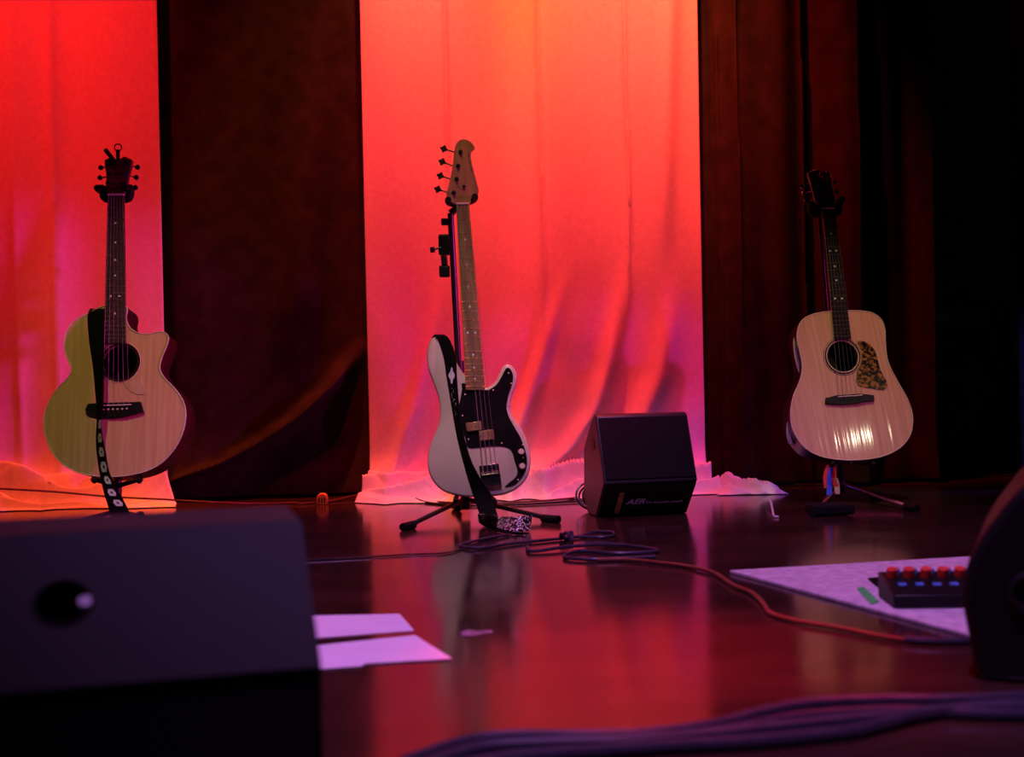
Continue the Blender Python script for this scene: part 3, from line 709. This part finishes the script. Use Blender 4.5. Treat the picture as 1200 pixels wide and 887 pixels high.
# pale ribbons stand in for light on the body's side; coloured strap ends
MB().ribbon([(PC(940, 380, .07), PC(950, 378, .07)), (PC(931, 392, .045), PC(942, 390, .05)), (PC(929.5, 408, .03), PC(942, 408, .04)), (PC(933, 428, .03), PC(944, 428, .04)), (PC(937.5, 441, .04), PC(948, 440, .05))]).build('strap', m_pink, gC)
MB().ribbon([(PC(928, 478, .10), PC(940, 476, .10)), (PC(922.5, 492, .05), PC(934, 492, .06)), (PC(921.5, 508, .05), PC(933, 508, .06)), (PC(924, 520, .05), PC(930, 522, .06))]).build('side_ribbon', m_pink, gC)
for mt, q in ((m_red, ((968, 545, 972, 545), (964.5, 558, 969.5, 558), (965.5, 572, 969, 572))), (m_blue, ((971, 548, 976, 548), (968.5, 562, 974.5, 562), (968.5, 580, 975, 580))), (m_red, ((975, 546, 979, 546), (974.5, 560, 980, 560), (977, 571, 983, 570))), (m_tan, ((976, 560, 981, 560), (977, 568, 983, 566), (978.5, 579, 984, 579)))):
    MB().ribbon([(PC(a, y1, .02), PC(c, y2, .02)) for a, y1, c, y2 in q], .003).build('strap_end', mt, gC)

# ------------------------------------------------------------------ guitar stands
def stand(label, base, P, nutpix, feet, yoke_w, mt_pole, cradle, pole_top, pole_off=(0, 0), leg_mt=None, rpole=.0095, hub_h=.075, neck_back=.03):
    t = thing('guitar_stand', label, 'stand', Matrix.Translation((base.x, base.y, 0)))
    lm = leg_mt or m_bmetal
    top = P.M @ P(pole_top[0], pole_top[1], neck_back+.02)
    bot = Vector((base.x, base.y, hub_h))
    MB().tube([Vector((base.x, base.y, .02)), bot, bot.lerp(top, .02)], .016, 14).build('hub', m_bmetal, t, world=True)
    mid = bot.lerp(top, .45)
    MB().tube([bot, mid], rpole*1.35, 12).build('lower_pole', m_bmetal, t, world=True)
    MB().tube([mid, top], rpole, 12).build('upper_pole', mt_pole, t, world=True)
    MB().tube([mid-(top-bot).normalized()*.02, mid+(top-bot).normalized()*.02], rpole*1.8, 12).build('pole_clamp', m_bmetal, t, world=True)
    for f in feet:
        f = Vector((f[0], f[1], 0)); up = Vector((0, 0, .012))
        d = (f-Vector((base.x, base.y, 0))).normalized()
        lg = MB().tube([bot+Vector((0, 0, -.02)), f+up-d*.02], .0075, 10).build('leg', lm, t, world=True)
        MB().tube([f+up-d*.055, f+up+d*.01], [.0125, .0125], 12).build('rubber_foot', m_rubber, lg, world=True)
    # yoke behind and around the neck
    c = P(nutpix[0], nutpix[1], neck_back); w = yoke_w/2
    yk = MB().tube([P.M @ Vector((c.x+sx*w, yy, c.z)) for sx, yy in ((-1, -.022), (-1, .0), (-.86, neck_back*.8), (-.4, neck_back+.01), (.4, neck_back+.01), (.86, neck_back*.8), (1, .0), (1, -.022))], .0105, 12, smooth=5).build('yoke', m_rubber, t, world=True)
    MB().tube([top, P.M @ Vector((c.x, neck_back+.012, c.z))], .012, 10).build('yoke_stem', m_bmetal, t, world=True)
    # cradle arms under the body
    if cradle:
        for sx in (-1, 1):
            a = P.M @ P(cradle[0]+sx*cradle[2], cradle[1], .12); e = P.M @ P(cradle[0]+sx*cradle[2], cradle[1]+2, -.012)
            k = P.M @ P(cradle[0]+sx*cradle[2], cradle[1]-1, -.016)
            hub = bot.lerp(top, .06)
            MB().tube([hub, a, e, k], .0075, 10, smooth=5).build('cradle_arm', m_rubber, t, world=True)
    return t, bot, top
bA = at(138, 600, 4.06); bA.z = 0
stA, _, _ = stand('black stand holding up the cutaway acoustic guitar, yoke around its headstock', bA, PA, (136.5, 226), [(bA.x-.22, bA.y-.16), (bA.x+.22, bA.y-.16), (bA.x, bA.y+.24)], .088, m_bmetal, (137, 562, 26), (139, 232), neck_back=.03)
b = MB().prism([PA.xz(*q, .02) for q in [(115.5, 217.5), (121, 216.5), (125, 219), (128, 228), (145, 228), (148, 219), (152, 216.5), (157, 217.5), (156, 229), (153, 235), (147, 237), (122, 236.5), (118, 233)]], .010, .034)
b.v = [PA.M @ v for v in b.v]; b.build('yoke_pad', m_rubber, stA, world=True, bev=.005)
bB = gnd(545, 606); bB = Vector((bB.x, 4.22, 0))
fl, fr, fk = gnd(474, 622), gnd(652, 613), gnd(537, 607)
stB, botB, topB = stand('black tripod stand under the electric bass with a cable clamp on its pole', bB, PB, (541, 237), [(fl.x, fl.y), (fr.x, fr.y), (fk.x-.02, bB.y+.16)], .088, m_bmetal, (556, 585, 22), (528, 250), neck_back=.028, rpole=.0105)
# clamp assembly on the pole
def pp(px, py, dy=.0): return PB.M @ PB(px, py, .045+dy)
cl = MB().box(pp(521, 260), (.022, .026, .022)).build('clamp', m_plast, stB, world=True, bev=.003)
cl = MB().box(pp(520.5, 287), (.036, .036, .068)).build('clamp', m_plast, stB, world=True, bev=.006)
MB().tube([pp(517, 290, -.02), pp(508, 292.5, -.02)], .0032, 8).build('thumb_screw', m_bmetal, cl, world=True)
MB().tube([pp(509.5, 292.3, -.02), pp(504, 293, -.02)], .0095, 12).build('screw_knob', m_rubber, cl, world=True)
MB().tube([pp(520, 300, -.012), pp(521, 311, -.012)], .011, 14).build('chrome_sleeve', m_chrome, stB, world=True)
MB().box(pp(521, 318), (.034, .034, .038)).build('clamp', m_plast, stB, world=True, bev=.005)
MB().box(pp(527, 262), (.012, .02, .03)).build('clamp_link', m_plast, stB, world=True, bev=.002)
bC = at(985, 580, 4.5); bC.z = 0
f1, f2 = gnd(1073, 600), gnd(953, 606)
stC, botC, topC = stand('chrome-legged stand holding up the dreadnought guitar in front of black drape', bC, PC, (969, 241), [(f1.x, f1.y), (f2.x, f2.y), (bC.x+.05, bC.y+.22)], .080, m_bmetal, (1000, 543, 24), (960, 250), leg_mt=m_chrome, rpole=.008, neck_back=.03)
b = MB().prism([PC.xz(*q, .02) for q in [(946, 238), (954, 236.5), (960, 244), (979, 243), (984, 236), (988, 238), (986, 250), (978, 254), (952, 254), (947, 250)]], .012, .034)
b.v = [PC.M @ v for v in b.v]; b.build('yoke_pad', m_rubber, stC, world=True, bev=.005)
A = gnd(976, 605); MB().box((A.x, A.y+.04, .02), (.13, .10, .03), Matrix.Rotation(R(8), 3, 'Z')).build('base_block', m_wedged, stC, world=True, bev=.006)

# ------------------------------------------------------------------ small amplifier
cam_ = gnd(768, 612)
MAm = Matrix.Translation((cam_.x, 3.97+.07, 0)) @ Matrix.Rotation(R(12.5), 4, 'Z')
am = thing('guitar_amplifier', 'small black wedge-shaped amplifier standing on the stage floor', 'amplifier', MAm)
w = .155
prof = [(0, .118), (.085, .325), (.105, .332), (.15, .30), (.235, .215), (.245, .05), (.20, 0), (.105, 0)]
b = MB(); n = len(prof)
b.add([(-w, y, z) for y, z in prof]+[(w, y, z) for y, z in prof], [tuple(range(n)), tuple(range(2*n-1, n-1, -1))]+[(i, i+n, (i+1) % n+n, (i+1) % n) for i in range(n)])
b.build('cabinet', m_ampside, am, bev=.006)
def face(y0, z0, y1, z1, x0, x1, off, th):
    d = Vector((0, y1-y0, z1-z0)).normalized(); nn = Vector((0, -d.z, d.y))
    if nn.y > 0: nn = -nn
    A = Vector((0, y0, z0)); B = Vector((0, y1, z1)); v = []
    for o_ in (off, off+th):
        v += [Vector((x0, 0, 0))+A+nn*o_, Vector((x1, 0, 0))+A+nn*o_, Vector((x1, 0, 0))+B+nn*o_, Vector((x0, 0, 0))+B+nn*o_]
    return MB().add(v, [(0, 1, 2, 3), (7, 6, 5, 4), (0, 4, 5, 1), (1, 5, 6, 2), (2, 6, 7, 3), (3, 7, 4, 0)]), nn
g, n1 = face(.004, .126, .083, .318, -w+.006, w-.006, .0005, .005); g.build('grille', m_grille, am, bev=.002)
g, n2 = face(.004, .111, .100, .005, -w+.004, w-.004, .0005, .004); g.build('control_panel', m_plast, am, bev=.002)
MB().tube([(-w+.004, -.002, .118), (w-.004, -.002, .118)], .0022, 8).build('edge_piping', m_bmetal, am)
dn = Vector((0, .096, -.106)).normalized()
def onp(x, s): return Vector((x, .004, .111))+dn*(s*.143)+n2*.0048
g = MB(); k = [onp(-.100, .20), onp(-.082, .20), onp(-.082, .92), onp(-.100, .92)]
g.add(k+[p+n2*.004 for p in k], [(3, 2, 1, 0), (4, 5, 6, 7), (0, 1, 5, 4), (1, 2, 6, 5), (2, 3, 7, 6), (3, 0, 4, 7)]).build('carry_strap', m_leather, am, bev=.003)
def text(body, name, size, org, ux, uy, mt, parent, shear=0, ext=.0004, bold=0):
    c = bpy.data.curves.new(name, 'FONT'); c.body = body; c.size = size; c.extrude = ext; c.shear = shear; c.offset = bold
    o = bpy.data.objects.new(name, c); COL.objects.link(o)
    bpy.context.view_layer.update()
    me = bpy.data.meshes.new_from_object(o.evaluated_get(bpy.context.evaluated_depsgraph_get()))
    bpy.data.objects.remove(o)
    nn = ux.cross(uy)
    for v in me.vertices: p = v.co.copy(); v.co = org+ux*p.x+uy*p.y+nn*p.z
    me.materials.clear(); me.materials.append(mt)
    o = bpy.data.objects.new(name, me); COL.objects.link(o); o.parent = parent
    return o
ux, uy = Vector((1, 0, 0)), -dn
text('AER', 'logo_lettering', .034, onp(-.066, .62)+n2*.0006, ux, uy, m_ink, am, .25, bold=.0006)
text('The acoustic people', 'slogan_lettering', .0155, onp(-.004, .62)+n2*.0006, ux, uy, m_ink, am, .1)
disc((-w-.0005, .12, .235), (-1, 0, 0), .020, .002, 24).build('side_knob_recess', m_plast, am)
for x, y in ((-w+.03, .13), (w-.03, .13), (-w+.03, .2), (w-.03, .2)): disc((x, y, 0), (0, 0, 1), .012, .004, 12).build('rubber_foot', m_rubber, am)

# ------------------------------------------------------------------ floor monitor in the foreground
a0 = Vector((-.223, 1.45, 0)); yaw = math.atan2(.093, .325)
MW = Matrix.Translation(a0) @ Matrix.Rotation(yaw, 4, 'Z')
mw = thing('floor_monitor', 'large charcoal wedge floor monitor with a round socket in its sloping back', 'monitor speaker', MW)
L = .78; prof = [(0, 0), (0, .168), (.17, .315), (.35, .315), (.50, .08), (.50, 0)]
b = MB(); n = len(prof)
b.add([(-L, y, z) for y, z in prof]+[(0, y, z) for y, z in prof], [tuple(range(n-1, -1, -1)), tuple(range(n, 2*n))]+[(i, (i+1) % n, (i+1) % n+n, i+n) for i in range(n) if i != 1])
b.build('cabinet', m_wedge, mw)
# sloping back panel with a real socket hole
IW = MW.inverted(); sd = Vector((0, .17, .147)).normalized(); nW = Vector((0, -sd.z, sd.y))
oc = IW @ CAM; dd = IW.to_3x3() @ ray(74, 708); p0 = Vector((0, 0, .168)); hc = oc+dd*((p0-oc).dot(nW)/dd.dot(nW))
hs = (hc-p0).dot(sd); SLn = Vector((0, .17, .147)).length; HR = .030
bm = bmesh.new(); ed = []
for loop in ([(-L, 0), (0, 0), (0, SLn), (-L, SLn)], circle((hc.x, hs), HR, 32)):
    vv = [bm.verts.new(Vector((x, 0, 0))+p0+sd*s+nW*.002) for x, s in loop]; ed += [bm.edges.new((vv[i], vv[(i+1) % len(vv)])) for i in range(len(vv))]
bmesh.ops.triangle_fill(bm, use_beauty=True, edges=ed); bmesh.ops.recalc_face_normals(bm, faces=bm.faces)
me = bpy.data.meshes.new('back_panel'); bm.to_mesh(me); bm.free(); me.materials.append(m_wedge)
o = bpy.data.objects.new('back_panel', me); COL.objects.link(o); o.parent = mw
b = MB(); n = 32; ring = circle((hc.x, hs), HR, n); vs = []
for dpt, sc in ((.002, 1), (-.05, .92)):
    vs += [Vector((hc.x+(x-hc.x)*sc, 0, 0))+p0+sd*(hs+(s-hs)*sc)+nW*dpt for x, s in ring]
cup = b.add(vs, [(i, (i+1) % n, (i+1) % n+n, i+n) for i in range(n)]+[tuple(range(n, 2*n))]).build('socket_cup', m_rubber, mw)
MB().tube([Vector((x, 0, 0))+p0+sd*s+nW*.003 for x, s in circle((hc.x, hs), HR+.002, n)], .0022, 6, True).build('socket_rim', m_rubber, mw)
c = Vector((hc.x+.024, 0, 0))+p0+sd*hs
MB().tube([c-nW*.03, c+nW*.004], .008, 12).build('glint_plug', m_chrome, cup)  # metal plug added in place of a glint inside the socket
g, _ = face(.352, .302, .495, .092, -L+.03, -.03, .001, .004); g.build('grille', m_grille, mw)

# moulded monitor at the far edge of the frame
c0 = gnd(1152, 806)
MR = Matrix.Translation((c0.x-.015, c0.y+.05, 0)) @ Matrix.Rotation(R(-23), 4, 'Z')
mr = thing('floor_monitor', 'rounded black moulded floor monitor beside the pale carpet', 'monitor speaker', MR)
pix = [(1146, 790), (1137, 755), (1129, 715), (1127, 690), (1134, 660), (1150, 628), (1172, 598), (1200, 566)]
MI = MR.inverted(); pr2 = []
for q in pix:
    p = MI @ at(q[0], q[1], c0.y+.05); pr2.append((p.x, p.z))
x2, z2 = pr2[-1]; zb_ = 0.0
pr2[0] = (pr2[0][0], 0.0)
pr2 += [(x2+.06, z2+.035), (x2+.14, z2+.05), (x2+.24, z2+.045), (x2+.34, .20), (x2+.36, 0)]
out = [(p.x, p.y) for p in crom([(a, c, 0) for a, c in pr2], 4)]
MB().prism(out, 0, .46).build('cabinet', m_plast, mr, bev=.015)
p = MI @ at(1196, 690, c0.y+.05)
o = MB().tube([(p.x+.02+.032*math.cos(a), -.002, p.z+.03*math.sin(a)) for a in [i*math.pi/12 for i in range(24)]], .006, 8, True).build('handle_rim', m_bmetal, mr)
MB().box((p.x+.02, -.004, p.z), (.022, .008, .04)).build('glint_grip', m_bmetal, o, bev=.003)  # metal block added where a glint shows in the handle
MB().prism([(a*1.0, c) for a, c in [(pr2[3][0]+.012, pr2[3][1]-.02), (pr2[3][0]+.016, pr2[3][1]-.02), (pr2[3][0]+.020, pr2[3][1]+.02), (pr2[3][0]+.016, pr2[3][1]+.02)]], -.003, .001).build('glint_strip', m_bmetal, mr)  # metal strip added to stand in for the edge highlight

# ------------------------------------------------------------------ floor items
def sheet(name, pix, th, mt, label, cat, z0=0.0, group=None, bev=0):
    q = [gnd(*p, z0) for p in pix]; n = len(q); up = Vector((0, 0, th)); q = [Vector((p.x, p.y, z0+.0006)) for p in q]
    b = MB(); b.add(q+[p+up for p in q], [tuple(range(n-1, -1, -1)), tuple(range(n, 2*n))]+[(i, (i+1) % n, (i+1) % n+n, i+n) for i in range(n)])
    return tag(b.build(name, mt, bev=bev), label, cat, group)
sheet('paper_sheet', [(300, 752), (372, 748), (485, 739.5), (468, 720), (372, 722), (300, 724)], .0008, m_paper, 'white paper sheet farther from the floor monitor, partly under the other', 'paper')
sheet('paper_sheet', [(290, 790), (372, 785), (425, 781), (426, 778.5), (530, 772.5), (486, 745), (372, 757), (300, 763)], .0008, m_paper, 'white paper sheet overlapping the other beside the floor monitor', 'paper', .0012)
k1, k2, k3 = gnd(855, 672), gnd(1135, 655.5), gnd(1137, 748)
k4 = k1+(k3-k1)+(k2-k1)
b = MB(); q = [k1, k3, k4, k2]; b.add(q+[p+Vector((0, 0, .008)) for p in q], [(3, 2, 1, 0), (4, 5, 6, 7), (0, 1, 5, 4), (1, 2, 6, 5), (2, 3, 7, 6), (3, 0, 4, 7)])
tag(b.build('carpet_mat', m_mat, bev=.002), 'pale carpet mat lying askew on the stage floor', 'mat')
sheet('floor_tape', [(1004, 690), (1012, 688), (1030, 705), (1021, 708.5)], .001, m_green, 'short green tape strip stuck on the pale carpet mat', 'tape', .009)
sheet('paper_scrap', [(540, 741), (548, 738.5), (560, 740), (576, 738.5), (578, 742), (566, 743.5), (552, 746), (541, 745)], .0006, m_scrap, 'small torn paper scrap on the bare stage floor', 'scrap')
# effects pedal with red knobs
A, B = gnd(1048, 714, .008), gnd(1140, 713, .008)
MP = Matrix.Translation((A.x, A.y, .009)) @ Matrix.Rotation(math.atan2(B.y-A.y, B.x-A.x), 4, 'Z')
pd = thing('effects_pedal', 'black effects pedal with a row of red knobs on the carpet mat', 'pedal', MP)
lw = (B-A).length+.05
prof = [(0, 0), (0, .026), (.10, .052), (.13, .052), (.13, 0)]; n = 5
b = MB(); b.add([(0, y, z) for y, z in prof]+[(lw, y, z) for y, z in prof], [tuple(range(n)), tuple(range(2*n-1, n-1, -1))]+[(i, i+n, (i+1) % n+n, (i+1) % n) for i in range(n)])
b.build('housing', m_plast, pd, bev=.003)
for i in range(5):
    x = .018+i*.034
    k = MB().tube([(x, .088, .046), (x, .083, .066)], .011, 14).build('knob', m_redknob, pd, bev=.002)
    MB().box((x+.017, .105, .056), (.006, .012, .010)).build('switch', m_bluemark, pd, bev=.001)
    if i < 4: MB().box((x+.010, .045, .0395), (.016, .014, .0022), Matrix.Rotation(R(14.5), 3, 'X')).build('label_plate', m_bluemark, pd)
sheet('dark_sheet', [(1017, 679), (1050, 676), (1110, 677), (1110, 700), (1048, 704)], .003, m_strap, 'dark flat sheet under the red-knobbed pedal on the mat', 'cloth', .009)  # flat dark sheet on the mat, reaching out left of the pedal

# ------------------------------------------------------------------ cables
def cable(pix, r, mt, label, z=0.0, group=None, name='cable', sm=8):
    pts = [gnd(p[0], p[1], 0)+Vector((0, 0, r+.001+(p[2] if len(p) > 2 else 0))) for p in pix]
    return tag(MB().tube(pts, r, 8, smooth=sm).build(name, mt), label, 'cable', group)
t = cable([(596, 628.5), (566, 634), (540, 640.5), (548, 644), (567, 644), (599, 639), (630, 636), (659, 633), (681, 630.5), (697, 625.5), (716, 625.5), (719, 629), (708, 631.5), (678, 631)], .0045, m_greycable, 'dark cable with a knot looped in front of the bass stand')
kn = gnd(664, 634); MB().tube([kn+Vector((.016*math.cos(a*1.0), .02*math.sin(2*a), .014+.010*math.sin(a*3))) for a in [i*.35 for i in range(19)]], .005, 8).build('knot', m_greycable, t)
cable([(618, 643), (624, 648.5), (672, 644, .004), (720, 642, .004), (764, 645.5), (766, 649), (720, 651), (680, 648), (661, 655), (690, 658), (730, 657), (768, 655)], .0048, m_greycable, 'coiled loops of dark cable on the floor before the small amplifier')
cable([(700, 659), (730, 658.5), (767, 661.7), (805, 666.5), (836, 674), (859, 688.7), (881, 698), (895, 711), (903, 722), (932, 731), (987, 740.5), (1032, 750), (1060, 754)], .0050, m_redcable, 'reddish cable snaking from the coiled loops past the pale mat')
cable([(1060, 754), (1090, 756), (1131, 756), (1170, 752)], .0065, m_greycable, 'short dark cable end lying along the near edge of the mat')
cable([(330, 659), (430, 654), (480, 651), (520, 649.5), (545, 644)], .0024, m_rubcable, 'thin black cable running from the monitor toward the bass strap')
cable([(900, 570), (965, 569), (1000, 567), (1060, 564.5), (1100, 562.3), (1150, 559.5), (1215, 556)], .0042, m_greycable, 'straight thin cable along the foot of the black pleated drape')
for off, lab, yy in ((0, 'thin cable lying over the pooled cloth behind the cutaway guitar', 0),):
    pts = [at(-30, 571, 4.40), at(60, 576, 4.40), at(130, 582, 4.42), at(190, 585, 4.46), at(240, 588, 4.50)]+[gnd(300, 592)+Vector((0, 0, .006)), gnd(350, 591)+Vector((0, 0, .006))]
    tag(MB().tube(pts, .0034, 8, smooth=8).build('cable', m_redcable), lab, 'cable')
cable([(350, 592), (390, 588), (430, 583, .01), (470, 585), (520, 590), (580, 591), (640, 588), (690, 583)], .0036, m_redcable, 'upper cable along the foot of the middle pale cloth')
cable([(440, 580, .02), (475, 585, .015), (500, 590), (545, 594), (600, 593), (660, 590), (700, 588)], .0036, m_rubcable, 'lower cable along the foot of the middle pale cloth')
q = gnd(694, 600)
t = thing('cable_coil', 'coil of thin cable propped against the side of the amplifier', 'cable', Matrix.Translation((q.x, q.y+.02, 0)))
for i, (ry, rz, rr) in enumerate(((0, 12, .052), (10, -8, .047), (-12, 25, .044), (6, 40, .050))):
    Mx = Matrix.Translation((q.x+.006*i, q.y+.03+.008*i, rr*.86+.006)) @ Matrix.Rotation(R(rz), 4, 'Z') @ Matrix.Rotation(R(-22), 4, 'X')
    MB().tube([Mx @ Vector((rr*math.cos(a), 0, rr*.9*math.sin(a))) for a in [k*math.pi/16 for k in range(32)]], .0036, 8, True).build('loop', m_rubcable, t, world=True)
cable([(899, 594, .012), (903, 595, .018), (905, 599, .006), (907, 606), (912, 607)], .0035, m_tape, 'short white cable end curled on the floor near the crumpled cloth')
# orange plug
q = gnd(378, 591)
t = thing('mains_plug', 'small orange mains plug on the floor by the black velvet drape', 'plug', Matrix.Translation((q.x, q.y, 0)))
MB().prism([(-.019, 0), (-.021, .02), (-.017, .034), (-.008, .041), (.008, .041), (.017, .034), (.021, .02), (.019, 0)], -.014, .014).build('shell', m_orange, t, bev=.004)
for x in (-.010, 0, .010): MB().box((x, -.0145, .016), (.004, .003, .018)).build('slot', m_rubber, t)
# thick bundle across the stage front
paths = [([(470, 905), (540, 880), (600, 872), (680, 872), (760, 869), (840, 858), (900, 842), (960, 832), (1040, 829), (1120, 829), (1230, 824)], .0095),
         ([(480, 915), (560, 888), (640, 882), (720, 880), (800, 874), (880, 866), (950, 858), (1010, 852), (1050, 848), (1110, 842), (1230, 838)], .0100),
         ([(520, 912), (600, 898), (700, 890), (780, 884), (860, 880), (930, 874), (1000, 866), (1040, 856), (1080, 846), (1140, 838), (1230, 832)], .0095),
         ([(620, 880), (700, 879), (780, 873), (860, 862), (930, 848), (1000, 842), (1060, 840), (1140, 844), (1230, 846)], .0080)]
labs = ['thick cable farthest back in the bundle across the stage front', 'thick cable in the middle of the bundle across the stage front', 'thick cable nearest the stage edge in the bundle', 'slimmer cable woven between the thick bundle cables']
for (pp_, r), lab in zip(paths, labs): cable(pp_, r, m_greycable, lab, group='cable bundle at the stage front')
